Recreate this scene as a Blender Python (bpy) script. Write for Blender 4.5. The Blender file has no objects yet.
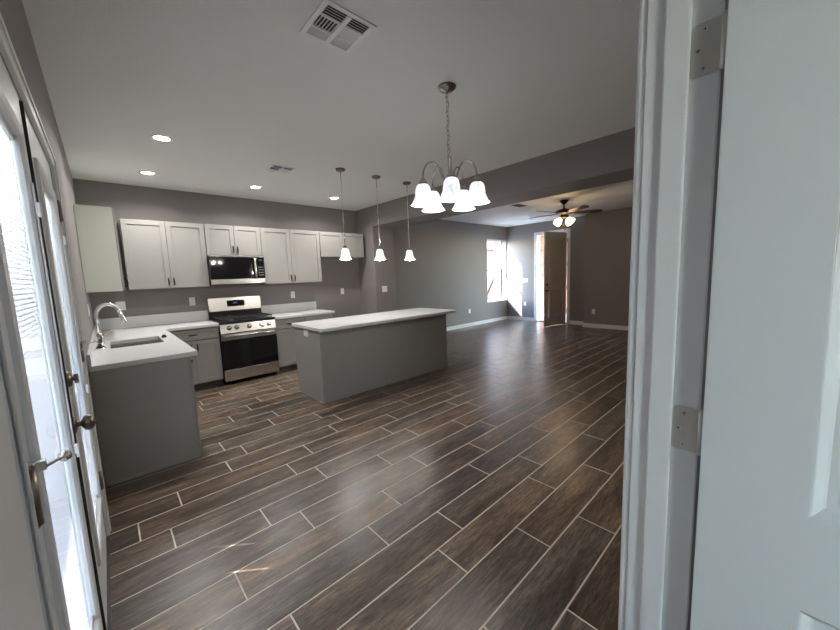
import bpy, bmesh, math, random
from mathutils import Vector, Matrix
random.seed(7)
sc = bpy.context.scene
PI = math.pi
# ------------------------------------------------------------------ camera
cd = bpy.data.cameras.new('camera'); cam = bpy.data.objects.new('camera', cd)
sc.collection.objects.link(cam); sc.camera = cam
r_ = Vector((0.73463625, -0.67751626, -0.03579524)); u_ = Vector((0.10391064, 0.06022052, 0.99276184)); f_ = Vector((0.67045668, 0.73303834, -0.11464133))
M = Matrix((( r_.x, u_.x, -f_.x, 0.1401), (r_.y, u_.y, -f_.y, 0.0), (r_.z, u_.z, -f_.z, 1.4782), (0, 0, 0, 1)))
cam.matrix_world = M
cd.sensor_width = 36; cd.sensor_fit = 'HORIZONTAL'; cd.lens = 342.64 / 840 * 36; cd.clip_start = .02; cd.clip_end = 300
# ------------------------------------------------------------------ world, sun, exposure
w = bpy.data.worlds.new('sky'); sc.world = w; w.use_nodes = True
nt = w.node_tree; bg = nt.nodes['Background']
sky = nt.nodes.new('ShaderNodeTexSky'); sky.sky_type = 'NISHITA'; sky.sun_disc = False
sky.sun_elevation = math.radians(33); sky.sun_rotation = math.radians(-50); sky.air_density = 1.1; sky.dust_density = .15
nt.links.new(sky.outputs[0], bg.inputs[0]); bg.inputs[1].default_value = 1.5
sd = bpy.data.lights.new('sun', 'SUN'); sun = bpy.data.objects.new('sun', sd); sc.collection.objects.link(sun)
sd.energy = 9.0; sd.angle = math.radians(.53); sd.color = (1, .97, .93)
sun.rotation_euler = Vector((1.3, -1.0, -1.026)).to_track_quat('-Z', 'Y').to_euler()
sun.location = (-6, 10, 9)
vs = sc.view_settings; vs.view_transform = 'Standard'; vs.look = 'None'; vs.gamma = 1; vs.use_curve_mapping = False
vs.exposure = 1.45
cy = sc.cycles
cy.use_denoising = True; cy.denoising_prefilter = 'ACCURATE'; cy.max_bounces = 10; cy.diffuse_bounces = 6; cy.transparent_max_bounces = 16; cy.caustics_reflective = False; cy.sample_clamp_indirect = 6

def portal(name, loc, size, direction):
    l = bpy.data.lights.new(name, 'AREA'); l.shape = 'RECTANGLE'; l.size, l.size_y = size; l.cycles.is_portal = True
    o = bpy.data.objects.new(name, l); sc.collection.objects.link(o); o.location = loc
    o.rotation_euler = Vector(direction).to_track_quat('-Z', 'Z').to_euler(); return o
portal('portal_french', (-.16, 1.765, 1.1), (1.8, 2.1), (1, 0, 0))
portal('portal_living', (9.0, 6.36, 1.53), (1.0, 1.85), (0, -1, 0))
portal('portal_entry', (9.66, 4.66, 1.25), (.92, 2.5), (-1, 0, 0))
portal('portal_hall', (-.16, -1.4, 1.4), (1.6, 1.6), (1, 0, 0))

# ------------------------------------------------------------------ helpers
class MB:
    def __init__(s, T=None): s.v = []; s.f = []; s.sm = []; s.mi = []; s.T = T or (lambda p: p); s.m = 0; s.col = []
    def add(s, vs, fs, smooth=False):
        n = len(s.v); s.v += [tuple(s.T(p)) for p in vs]
        for f in fs: s.f.append([n + i for i in f]); s.sm.append(smooth); s.mi.append(s.m)
    def box(s, x0, x1, y0, y1, z0, z1):
        s.add([(x0,y0,z0),(x1,y0,z0),(x1,y1,z0),(x0,y1,z0),(x0,y0,z1),(x1,y0,z1),(x1,y1,z1),(x0,y1,z1)],
              [(0,3,2,1),(4,5,6,7),(0,1,5,4),(1,2,6,5),(2,3,7,6),(3,0,4,7)])
    def cells(s, us, vs, occ, w0, w1):      # slab in local (u,v,w) with holes: occ(i,j) true where solid
        nu, nv = len(us)-1, len(vs)-1; idx = {}; V = []; F = []
        def g(i, j, k):
            if (i, j, k) not in idx: idx[(i, j, k)] = len(V); V.append((us[i], vs[j], (w0, w1)[k]))
            return idx[(i, j, k)]
        ok = lambda i, j: 0 <= i < nu and 0 <= j < nv and occ(i, j)
        for i in range(nu):
            for j in range(nv):
                if not ok(i, j): continue
                F.append((g(i,j,1),g(i+1,j,1),g(i+1,j+1,1),g(i,j+1,1))); F.append((g(i,j,0),g(i,j+1,0),g(i+1,j+1,0),g(i+1,j,0)))
                if not ok(i-1,j): F.append((g(i,j,0),g(i,j,1),g(i,j+1,1),g(i,j+1,0)))
                if not ok(i+1,j): F.append((g(i+1,j,0),g(i+1,j+1,0),g(i+1,j+1,1),g(i+1,j,1)))
                if not ok(i,j-1): F.append((g(i,j,0),g(i+1,j,0),g(i+1,j,1),g(i,j,1)))
                if not ok(i,j+1): F.append((g(i,j+1,0),g(i,j+1,1),g(i+1,j+1,1),g(i+1,j+1,0)))
        s.add(V, F)
    def rings(s, loops, cap=True):          # nested rectangles (u0,u1,v0,v1,w)
        V = []; F = []
        for (a, b, c, d, w) in loops: V += [(a,c,w),(b,c,w),(b,d,w),(a,d,w)]
        for k in range(len(loops)-1):
            for q in range(4): F.append((4*k+q, 4*k+(q+1)%4, 4*k+4+(q+1)%4, 4*k+4+q))
        if cap: n = 4*(len(loops)-1); F.append((n, n+1, n+2, n+3))
        s.add(V, F)
    def tube(s, pts, r, n=10, caps=True, closed=False):
        pts = [Vector(p) for p in pts]; V = []; F = []; N = len(pts)
        rs = r if isinstance(r, (list, tuple)) else [r]*N
        prev = None
        for i, p in enumerate(pts):
            if closed: t = (pts[(i+1) % N]-pts[i-1]).normalized()
            else: t = (pts[min(i+1, N-1)]-pts[max(i-1, 0)]).normalized()
            if prev is None:
                a = Vector((0,0,1)) if abs(t.z) < .9 else Vector((1,0,0)); nrm = t.cross(a).normalized()
            else: nrm = (prev - t*prev.dot(t)).normalized()
            prev = nrm; b = t.cross(nrm)
            for k in range(n):
                an = 2*PI*k/n; V.append(p + (nrm*math.cos(an)+b*math.sin(an))*rs[i])
        for i in range(N if closed else N-1):
            j = (i+1) % N
            for k in range(n): F.append((i*n+k, i*n+(k+1)%n, j*n+(k+1)%n, j*n+k))
        s.add(V, F, True)
        if caps and not closed: s.add(V[:n], [tuple(range(n))[::-1]]); s.add(V[-n:], [tuple(range(n))])
    def cyl(s, p0, p1, r, n=20, r1=None): s.tube([p0, p1], [r, r if r1 is None else r1], n)
    def lathe(s, prof, c=(0,0,0), axis='z', n=28, scal=None, smooth=True):
        V = []; F = []; c = Vector(c)
        for i, (r, h) in enumerate(prof):
            for k in range(n):
                a = 2*PI*k/n; rr = r*(1+(scal(i, a) if scal else 0)); hh = h
                q = (rr*math.cos(a), rr*math.sin(a), hh)
                if axis == 'x': q = (hh, q[0], q[1])
                elif axis == 'y': q = (q[0], -hh, q[1])
                V.append(c + Vector(q))
        for i in range(len(prof)-1):
            for k in range(n): F.append((i*n+k, i*n+(k+1)%n, (i+1)*n+(k+1)%n, (i+1)*n+k))
        s.add(V, F, smooth)
    def prism(s, poly, w0, w1):             # polygon in (u,v), extruded in w
        n = len(poly); V = [(a,b,w0) for a,b in poly]+[(a,b,w1) for a,b in poly]
        s.add(V, [tuple(range(n))[::-1], tuple(range(n,2*n))]+[(i,(i+1)%n,n+(i+1)%n,n+i) for i in range(n)])
    def build(s, name, mats, parent=None, bevel=0, recalc=True, merge=True):
        off = Vector((0,0,0)); p = parent
        while p: off += p.location; p = p.parent
        me = bpy.data.meshes.new(name)
        me.from_pydata([tuple(Vector(q)-off) for q in s.v], [], s.f)
        for m in (mats if isinstance(mats, (list, tuple)) else [mats]): me.materials.append(m)
        for pl, sm, mi in zip(me.polygons, s.sm, s.mi): pl.use_smooth = sm; pl.material_index = mi
        if recalc:
            bm = bmesh.new(); bm.from_mesh(me)
            if merge: bmesh.ops.remove_doubles(bm, verts=bm.verts, dist=1e-6)
            bmesh.ops.recalc_face_normals(bm, faces=bm.faces); bm.to_mesh(me); bm.free()
        o = bpy.data.objects.new(name, me); sc.collection.objects.link(o); o.parent = parent
        if bevel:
            b = o.modifiers.new('bevel', 'BEVEL'); b.width = bevel; b.segments = 2; b.limit_method = 'ANGLE'; b.angle_limit = math.radians(40)
        return o
def tag(o, label=None, cat=None, group=None, kind=None):
    if label: o['label'] = label
    if cat: o['category'] = cat
    if group: o['group'] = group
    if kind: o['kind'] = kind
    return o
def thing(name, loc, label, cat, group=None, kind=None, parent=None):
    o = bpy.data.objects.new(name, None); sc.collection.objects.link(o); o.empty_display_size = .1; o.location = loc; o.parent = parent
    return tag(o, label, cat, group, kind)
def copy_tree(o, parent=None):
    c = o.copy(); sc.collection.objects.link(c); c.parent = parent
    for ch in [q for q in bpy.data.objects if q.parent == o]: copy_tree(ch, c)
    return c
def struct(mb, name, mat, bevel=0): return tag(mb.build(name, mat, None, bevel), kind='structure')

# ------------------------------------------------------------------ materials
def mat(name, col, rough=.5, metal=0, spec=.5, bump=None, var=None, emit=None, coat=0, trans=None):
    m = bpy.data.materials.new(name); m.use_nodes = True; n = m.node_tree; b = n.nodes['Principled BSDF']
    b.inputs['Base Color'].default_value = (*col, 1); b.inputs['Roughness'].default_value = rough; b.inputs['Metallic'].default_value = metal
    b.inputs['Specular IOR Level'].default_value = spec; b.inputs['Coat Weight'].default_value = coat; b.inputs['Coat Roughness'].default_value = .08
    tc = n.nodes.new('ShaderNodeTexCoord')
    if var:   # (scale, amount)
        no = n.nodes.new('ShaderNodeTexNoise'); no.inputs['Scale'].default_value = var[0]; no.inputs['Detail'].default_value = 4
        n.links.new(tc.outputs['Object'], no.inputs['Vector'])
        mx = n.nodes.new('ShaderNodeMix'); mx.data_type = 'RGBA'; mx.blend_type = 'MIX'
        mx.inputs[6].default_value = (*[c*(1-var[1]) for c in col], 1); mx.inputs[7].default_value = (*[min(1, c*(1+var[1])) for c in col], 1)
        n.links.new(no.outputs['Fac'], mx.inputs[0]); n.links.new(mx.outputs[2], b.inputs['Base Color'])
    if bump:  # (scale, strength)
        nb = n.nodes.new('ShaderNodeTexNoise'); nb.inputs['Scale'].default_value = bump[0]; nb.inputs['Detail'].default_value = 3
        n.links.new(tc.outputs['Object'], nb.inputs['Vector'])
        bu = n.nodes.new('ShaderNodeBump'); bu.inputs['Strength'].default_value = bump[1]; bu.inputs['Distance'].default_value = .004
        n.links.new(nb.outputs['Fac'], bu.inputs['Height']); n.links.new(bu.outputs[0], b.inputs['Normal'])
    if emit: b.inputs['Emission Color'].default_value = (*emit[0], 1); b.inputs['Emission Strength'].default_value = emit[1]
    return m
WALL = mat('taupe_wall_paint', (.215, .196, .193), .62, bump=(90, .35), var=(2, .03))
CEIL = mat('ceiling_paint', (.80, .81, .80), .75, bump=(110, .5))
WHITE = mat('white_trim_paint', (.74, .75, .75), .32)
DOORW = mat('white_door_paint', (.70, .73, .73), .38, bump=(240, .12))
CAB = mat('grey_cabinet_paint', (.30, .292, .275), .38, var=(3, .02))
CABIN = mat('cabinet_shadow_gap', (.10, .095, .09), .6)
QUARTZ = mat("white_quartz", (.66, .66, .67), .18, var=(45, .05))
STEEL = mat('stainless_steel', (.50, .485, .46), .27, 1, var=(6, .06))
CHROME = mat('polished_chrome', (.86, .87, .90), .24, 1)
NICKEL = mat('brushed_nickel', (.58, .55, .51), .25, 1)
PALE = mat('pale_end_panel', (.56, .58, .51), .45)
DNICKEL = mat('aged_nickel', (.23, .20, .175), .35, 1)
SHADOWN = mat('satin_nickel_plate', (.62, .60, .56), .5, .8)
BLACKG = mat('black_glass', (.006, .006, .007), .05, 0, .5)
BLACK = mat('black_enamel', (.009, .009, .010), .35)
IRON = mat('cast_iron', (.018, .018, .018), .55)
BRONZE = mat('dark_bronze', (.030, .022, .018), .38, .7)
PLASTIC = mat('white_plastic', (.78, .78, .77), .35)
SLOT = mat('socket_slot', (.03, .03, .03), .6)
BLADE = mat('dark_walnut_blade', (.045, .025, .017), .4, var=(9, .3))
BASE = mat('white_baseboard_paint', (.72, .71, .69), .4)
THRESH = mat('dark_bronze_threshold', (.05, .05, .055), .5, .5)
GROUND = mat('patio_concrete', (.48, .46, .43), .85, var=(3, .12), bump=(30, .3))
STUCCO = mat('pink_stucco', (.24, .17, .15), .9, var=(5, .06), bump=(60, .5))
ROOF = mat('red_clay_tile', (.20, .06, .04), .8, var=(7, .3))
GREYP = mat('grey_vinyl_frame', (.66, .67, .68), .4)
FDOOR = mat('taupe_front_door_paint', (.45, .40, .36), .45)
LENS = mat('lit_downlight_lens', (.9, .9, .9), .5, emit=((1, .97, .93), 22))
BULB = mat('lit_bulb', (.9, .9, .9), .5, emit=((1, .95, .88), 6))
WARM = mat('lit_fan_glass', (.9, .8, .6), .4, emit=((1, .72, .36), 2.2))
DISP = mat('display', (.01, .012, .02), .1, emit=((.25, .45, .8), .08))

def glassmat(name, tint=(1, 1, 1), gl=.07):
    m = bpy.data.materials.new(name); m.use_nodes = True; n = m.node_tree
    n.nodes.remove(n.nodes['Principled BSDF']); out = n.nodes['Material Output']
    t = n.nodes.new('ShaderNodeBsdfTransparent'); t.inputs[0].default_value = (*tint, 1)
    g = n.nodes.new('ShaderNodeBsdfGlossy'); g.inputs['Roughness'].default_value = .03
    fr = n.nodes.new('ShaderNodeLayerWeight'); fr.inputs[0].default_value = .12
    mx = n.nodes.new('ShaderNodeMixShader'); n.links.new(fr.outputs[0], mx.inputs[0]); n.links.new(t.outputs[0], mx.inputs[1]); n.links.new(g.outputs[0], mx.inputs[2])
    n.links.new(mx.outputs[0], out.inputs[0]); return m
GLASS = glassmat('window_glass', (.97, .98, .98))
def translucent(name, col, tr, emit=None, rough=.3):
    m = bpy.data.materials.new(name); m.use_nodes = True; n = m.node_tree; p = n.nodes['Principled BSDF']; out = n.nodes['Material Output']
    p.inputs['Base Color'].default_value = (*col, 1); p.inputs['Roughness'].default_value = rough
    t = n.nodes.new('ShaderNodeBsdfTranslucent'); t.inputs[0].default_value = (*col, 1)
    mx = n.nodes.new('ShaderNodeMixShader'); mx.inputs[0].default_value = tr
    n.links.new(p.outputs[0], mx.inputs[1]); n.links.new(t.outputs[0], mx.inputs[2]); n.links.new(mx.outputs[0], out.inputs[0])
    if emit: p.inputs['Emission Color'].default_value = (*emit[0], 1); p.inputs['Emission Strength'].default_value = emit[1]
    return m
SLAT = translucent('blind_slat', (.76, .73, .75), .20)
def alabaster(name, c1, c2, s):
    m = mat(name, c1, .25); n = m.node_tree; b = n.nodes['Principled BSDF']
    tc = n.nodes.new('ShaderNodeTexCoord'); no = n.nodes.new('ShaderNodeTexNoise'); no.inputs['Scale'].default_value = 9; no.inputs['Detail'].default_value = 5; no.inputs['Distortion'].default_value = 2.5
    cr = n.nodes.new('ShaderNodeValToRGB'); cr.color_ramp.elements[0].color = (*c2, 1); cr.color_ramp.elements[1].color = (*c1, 1); cr.color_ramp.elements[0].position = .4; cr.color_ramp.elements[1].position = .6
    n.links.new(tc.outputs['Object'], no.inputs['Vector']); n.links.new(no.outputs['Fac'], cr.inputs[0])
    n.links.new(cr.outputs[0], b.inputs['Emission Color']); n.links.new(cr.outputs[0], b.inputs['Base Color']); b.inputs['Emission Strength'].default_value = s; return m
ALAB = alabaster('lit_alabaster_glass', (1, 1, .98), (.60, .65, .67), .38)

# plank tile floor: grain runs along x, every plank has its own random tone
def plankmat():
    m = bpy.data.materials.new('wood_look_plank_tile'); m.use_nodes = True; n = m.node_tree; b = n.nodes['Principled BSDF']; L = n.links.new
    at = n.nodes.new('ShaderNodeAttribute'); at.attribute_name = 'plank'; sp = n.nodes.new('ShaderNodeSeparateColor'); L(at.outputs['Color'], sp.inputs[0])
    tc = n.nodes.new('ShaderNodeTexCoord')
    of = n.nodes.new('ShaderNodeVectorMath'); of.operation = 'SCALE'; of.inputs['Scale'].default_value = 37; L(at.outputs['Color'], of.inputs[0])
    ad = n.nodes.new('ShaderNodeVectorMath'); L(tc.outputs['Object'], ad.inputs[0]); L(of.outputs[0], ad.inputs[1])
    def noise(sx, sy, det, dist=0, rough=.6):
        mp = n.nodes.new('ShaderNodeMapping'); mp.inputs['Scale'].default_value = (sx, sy, 1); L(ad.outputs[0], mp.inputs[0])
        no = n.nodes.new('ShaderNodeTexNoise'); no.inputs['Scale'].default_value = 1; no.inputs['Detail'].default_value = det; no.inputs['Distortion'].default_value = dist; no.inputs['Roughness'].default_value = rough
        L(mp.outputs[0], no.inputs['Vector']); return no.outputs['Fac']
    broad = noise(1.6, 7, 3, 1.2); fine = noise(13, 95, 6, .5, .75); streak = noise(2.2, 26, 4, 1.5)
    def ramp(f, a, c, p0=.35, p1=.68):
        cr = n.nodes.new('ShaderNodeValToRGB'); cr.color_ramp.elements[0].position = p0; cr.color_ramp.elements[1].position = p1
        cr.color_ramp.elements[0].color = (*a, 1); cr.color_ramp.elements[1].color = (*c, 1); L(f, cr.inputs[0]); return cr.outputs[0]
    warm = ramp(broad, (.066, .043, .031), (.205, .135, .090)); cool = ramp(broad, (.052, .043, .037), (.155, .126, .102))
    def mixc(f, a, c, bt='MIX', fv=None):
        mx = n.nodes.new('ShaderNodeMix'); mx.data_type = 'RGBA'; mx.blend_type = bt
        if f is None: mx.inputs[0].default_value = fv
        else: L(f, mx.inputs[0])
        L(a, mx.inputs[6]); L(c, mx.inputs[7]); return mx.outputs[2]
    col = mixc(sp.outputs[0], warm, cool)
    col = mixc(None, col, ramp(streak, (.45, .44, .44), (1.25, 1.22, 1.2), .3, .62), 'MULTIPLY', .8)
    col = mixc(None, col, ramp(fine, (.34, .34, .34), (1.5, 1.5, 1.5), .38, .62), 'MULTIPLY', .85)
    hs = n.nodes.new('ShaderNodeHueSaturation'); mr = n.nodes.new('ShaderNodeMapRange'); mr.inputs[3].default_value = .78; mr.inputs[4].default_value = 1.25
    L(sp.outputs[1], mr.inputs[0]); L(mr.outputs[0], hs.inputs['Value']); L(col, hs.inputs['Color']); L(hs.outputs[0], b.inputs['Base Color'])
    r = n.nodes.new('ShaderNodeMapRange'); r.inputs[3].default_value = .25; r.inputs[4].default_value = .38; L(streak, r.inputs[0]); L(r.outputs[0], b.inputs['Roughness'])
    bu = n.nodes.new('ShaderNodeBump'); bu.inputs['Strength'].default_value = .25; bu.inputs['Distance'].default_value = .0015; L(fine, bu.inputs['Height']); L(bu.outputs[0], b.inputs['Normal'])
    return m
PLANK = plankmat(); GROUT = mat('beige_grout', (.60, .54, .47), .7)
def brickmat():
    m = mat('pale_red_brick', (.5, .3, .25), .85); n = m.node_tree; b = n.nodes['Principled BSDF']
    tc = n.nodes.new('ShaderNodeTexCoord'); mp = n.nodes.new('ShaderNodeMapping'); mp.inputs['Rotation'].default_value = (PI/2, 0, PI/2)
    br = n.nodes.new('ShaderNodeTexBrick'); br.inputs['Scale'].default_value = 4; br.inputs['Color1'].default_value = (.22, .09, .06, 1); br.inputs['Color2'].default_value = (.30, .15, .11, 1); br.inputs['Mortar'].default_value = (.3, .24, .2, 1)
    n.links.new(tc.outputs['Object'], mp.inputs[0]); n.links.new(mp.outputs[0], br.inputs['Vector']); n.links.new(br.outputs[0], b.inputs['Base Color']); return m
BRICK = brickmat()

# ------------------------------------------------------------------ structure
H, H2 = 2.816, 2.862
YB, YL, XF, XS = 6.084, 6.120, 9.50, 9.22          # kitchen back wall, living back wall, entry wall, its stepped part
XR, YW, TB, HB = 4.046, 5.53, .508, 2.442          # pilaster and beam
XD, YP0, YP1 = 1.03, .125, .238                     # foreground doorway jamb plane, partition faces

# floor of planks
fl = MB(); fl.m = 1; fl.box(-.02, 9.75, -2.7, 6.32, -.05, -.0010); fl.m = 0
pb, P, L_ = 3.3255, .21033, .9352
offs = {0: .907, 1: .735, 2: .376, 3: .146, 4: .289, 5: .740, 6: .919, 7: .483, 8: 1.155, 9: 1.536, 10: 1.326, 11: 1.764, 12: 2.105, 13: 1.49}
cols = []; g = .0048
nf0 = len(fl.f)
for k in range(-14, 28):
    y1 = pb - k*P; y0 = y1 - P
    if y0 > 6.3 or y1 < -2.6: continue
    o = offs.get(k, random.random()*L_) % L_ - L_
    x = o
    while x < 9.7:
        a, b_ = max(x, -.01)+g, min(x+L_, 9.72)-g
        if b_ - a > .01:
            c = (random.random(), random.random(), random.random())
            fl.add([(a,y0+g,0),(b_,y0+g,0),(b_,y1-g,0),(a,y1-g,0),(a-.001,y0+g-.001,-.0010),(b_+.001,y0+g-.001,-.0010),(b_+.001,y1-g+.001,-.0010),(a-.001,y1-g+.001,-.0010)],
                   [(0,1,2,3),(0,4,5,1),(1,5,6,2),(2,6,7,3),(3,7,4,0)]); cols += [c]*5
        x += L_
floor = tag(fl.build('floor', [PLANK, GROUT], recalc=False), kind='structure')
ca = floor.data.color_attributes.new('plank', 'FLOAT_COLOR', 'CORNER')
allc = [(0,0,0)]*nf0 + cols
for pl in floor.data.polygons:
    for li in pl.loop_indices: ca.data[li].color = (*allc[pl.index], 1)

m = MB(); m.box(-.15, XR+.02, YP0, YB+.15, H, H+.12); struct(m, 'ceiling', CEIL)
m = MB(); m.box(XR+TB-.02, XF+.15, YP0, YL+.2, H2, H2+.12); tag(struct(m, 'ceiling_living', CEIL), kind='structure')
m = MB(); m.box(-.15, 2.75, -2.75, YP0, 2.72, 2.84); struct(m, 'ceiling_hall', CEIL)
# left wall: french door opening and an unseen hall opening added to light the open door
TL = lambda p: (p[2], p[0], p[1])                    # (y, z, x)
m = MB(TL); ys = [-2.75, -2.2, -1.15, .85, 2.68, YB+.15]; zs = [0, .6, 2.12, 2.2, H+.12]
m.cells(ys, zs, lambda i, j: not ((i == 3 and j < 2) or (i == 1 and j in (1, 2))), -.15, 0); struct(m, 'wall_left', WALL)
m = MB(); m.box(0, XR, YB, YB+.15, 0, H); struct(m, 'wall_back', WALL)
m = MB(); m.box(XR, XR+TB, YW, YL+.2, 0, H2+.12); struct(m, 'wall_pilaster', WALL, .012)
m = MB(); m.box(XR, XR+TB, YP1, YW, HB, H2+.12); struct(m, 'wall_beam', WALL, .006)
TBK = lambda p: (p[0], p[2], p[1])                   # (x, z, y)
m = MB(TBK); m.cells([XR+TB, 8.48, 9.47, XF+.15], [0, .61, 2.46, H2+.12], lambda i, j: not (i == 1 and j == 1), YL, YL+.25); struct(m, 'wall_living', WALL, .006)
m = MB(TL); m.cells([YP0, 3.65, 4.20, 5.12, YL+.2], [0, 2.52, H2+.12], lambda i, j: not (i == 2 and j == 0), XF, XF+.15); struct(m, 'wall_entry', WALL)
m = MB(); m.box(XS, XF, YP1, 3.65, 0, H2); struct(m, 'wall_right', WALL, .012)
m = MB(TBK); m.cells([-.0, .045, XD+.02, XF], [0, 2.13, H2+.1], lambda i, j: not (i == 1 and j == 0), YP0, YP1); struct(m, 'wall_front', WALL)
m = MB(); m.box(0, 2.75, -2.75, -2.6, 0, 2.72); struct(m, 'wall_rear', WALL)
m = MB(); m.box(2.6, 2.75, -2.6, YP0, 0, 2.72); struct(m, 'wall_hall', WALL)
# baseboards
def baseb(name, x0, x1, y0, y1): m = MB(); m.box(x0, x1, y0, y1, 0, .10); struct(m, name, BASE, .003)
baseb('baseboard_living', XR+TB, XF, YL-.014, YL); baseb('baseboard_entry', XF-.014, XF, 5.20, YL-.014)
baseb('baseboard_corner', XF-.014, XF, 3.65, 4.12); baseb('baseboard_right', XS-.014, XS, YP1, 3.664); baseb('baseboard_step', XS, XF-.014, 3.65, 3.664)
baseb('baseboard_pilaster', XR, XR+TB+.014, YW-.014, YW); baseb('baseboard_pilaster_side', XR+TB, XR+TB+.014, YW, YL-.014); baseb('baseboard_kitchen', XR-.014, XR, YW-.014, YB); baseb('baseboard_fridge', 3.09, XR-.014, YB-.014, YB)
# casings
def casing(name, T, u0, u1, v1, out=1, wdt=.06, th=.016, left=True, right=True):
    m = MB(T)
    def strip(a, b, c, d):
        m.box(a, b, c, d, 0, th*out)
    if left: strip(u0-wdt, u0, 0, v1+wdt); 
    if right: strip(u1, u1+wdt, 0, v1+wdt)
    strip(u0, u1, v1, v1+wdt)
    # bead near the outer edge
    if left: m.box(u0-wdt+.006, u0-wdt+.022, 0, v1+wdt-.006, th*out, (th+.006)*out)
    if right: m.box(u1+wdt-.022, u1+wdt-.006, 0, v1+wdt-.006, th*out, (th+.006)*out)
    m.box(u0-wdt+.006, u1+wdt-.006, v1+wdt-.022, v1+wdt-.006, th*out, (th+.006)*out)
    return struct(m, name, WHITE, .003)
casing('trim_1', TL, .85, 2.68, 2.12)
m = MB(TL)
m.box(.85, .868, 0, 2.12, -.12, -.001); m.box(2.662, 2.68, 0, 2.12, -.12, -.001); m.box(.868, 2.662, 2.102, 2.12, -.12, -.001)
m.box(.868, .885, .02, 2.102, -.075, -.048); m.box(2.645, 2.662, .02, 2.102, -.075, -.048); m.box(.885, 2.645, 2.085, 2.102, -.075, -.048)
struct(m, 'trim_2', WHITE)
m = MB(TL); m.box(.245, .788, 0, 2.12, 0, .014); struct(m, 'trim_11', WHITE, .003)
m = MB(TL); m.box(1.752, 1.779, .02, 2.10, -.052, -.046); struct(m, 'trim_10', SLOT)
m = MB(TL); m.box(.868, 2.662, 0, .012, -.14, .012); struct(m, 'trim_3', THRESH)
TX = lambda p: (p[2]+XF, p[0], p[1])
casing('trim_4', TX, 4.20, 5.12, 2.52, -1, .07)
m = MB(TL); m.box(5.10, 5.12, 0, 2.52, XF, XF+.15); m.box(4.20, 4.22, 0, 2.52, XF, XF+.15); m.box(4.22, 5.10, 2.50, 2.52, XF, XF+.15); struct(m, 'trim_5', WHITE)
m = MB(TL); m.box(4.22, 5.10, 0, .015, XF, XF+.17); struct(m, 'trim_9', THRESH)
# foreground doorway: jamb, stop, casings
m = MB(); m.box(XD, XD+.02, YP0-.007, YP1+.001, 0, 2.13); m.box(.045, .065, YP0, YP1, 0, 2.13); m.box(.065, XD, YP0, YP1, 2.11, 2.13)
struct(m, 'trim_6', WHITE, .0015)
m = MB(); m.box(XD-.012, XD, .163, .205, 0, 2.11); struct(m, 'trim_7', WHITE, .003)
m = MB(); m.box(XD+.005, XD+.065, YP1+.001, YP1+.016, 0, 2.19); m.box(XD+.012, XD+.03, YP1+.016, YP1+.021, 0, 2.17); struct(m, 'trim_8', WHITE, .004)

# living room window (frame + two sashes)
WY = 6.30
win = thing('window_1', (9.0, WY, .62), 'white framed single hung living room window', 'window', kind='structure')
m = MB(TBK); x0, x1, z0, z1, zm = 8.48, 9.47, .61, 2.46, 1.56
m.cells([x0, x0+.03, x1-.03, x1], [z0, z0+.035, z1-.03, z1], lambda i, j: not (i == 1 and j == 1), WY, WY+.06)
m.box(x0+.03, x1-.03, zm-.02, zm+.02, WY+.005, WY+.05); m.box(x0+.03, x0+.055, z0+.035, zm, WY+.005, WY+.035); m.box(x1-.055, x1-.03, z0+.035, zm, WY+.005, WY+.035)
m.build('window_frame', GREYP, win)
m = MB(TBK); m.add([(x0+.03, z0+.03, WY+.03), (x1-.03, z0+.03, WY+.03), (x1-.03, z1-.03, WY+.03), (x0+.03, z1-.03, WY+.03)], [(0, 1, 2, 3)]); m.build('window_pane', GLASS, win)
m = MB(TBK); m.box(x0, x1, z0, z0+.012, YL-.01, WY); m.build('window_sill', WHITE, win, .003)

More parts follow.
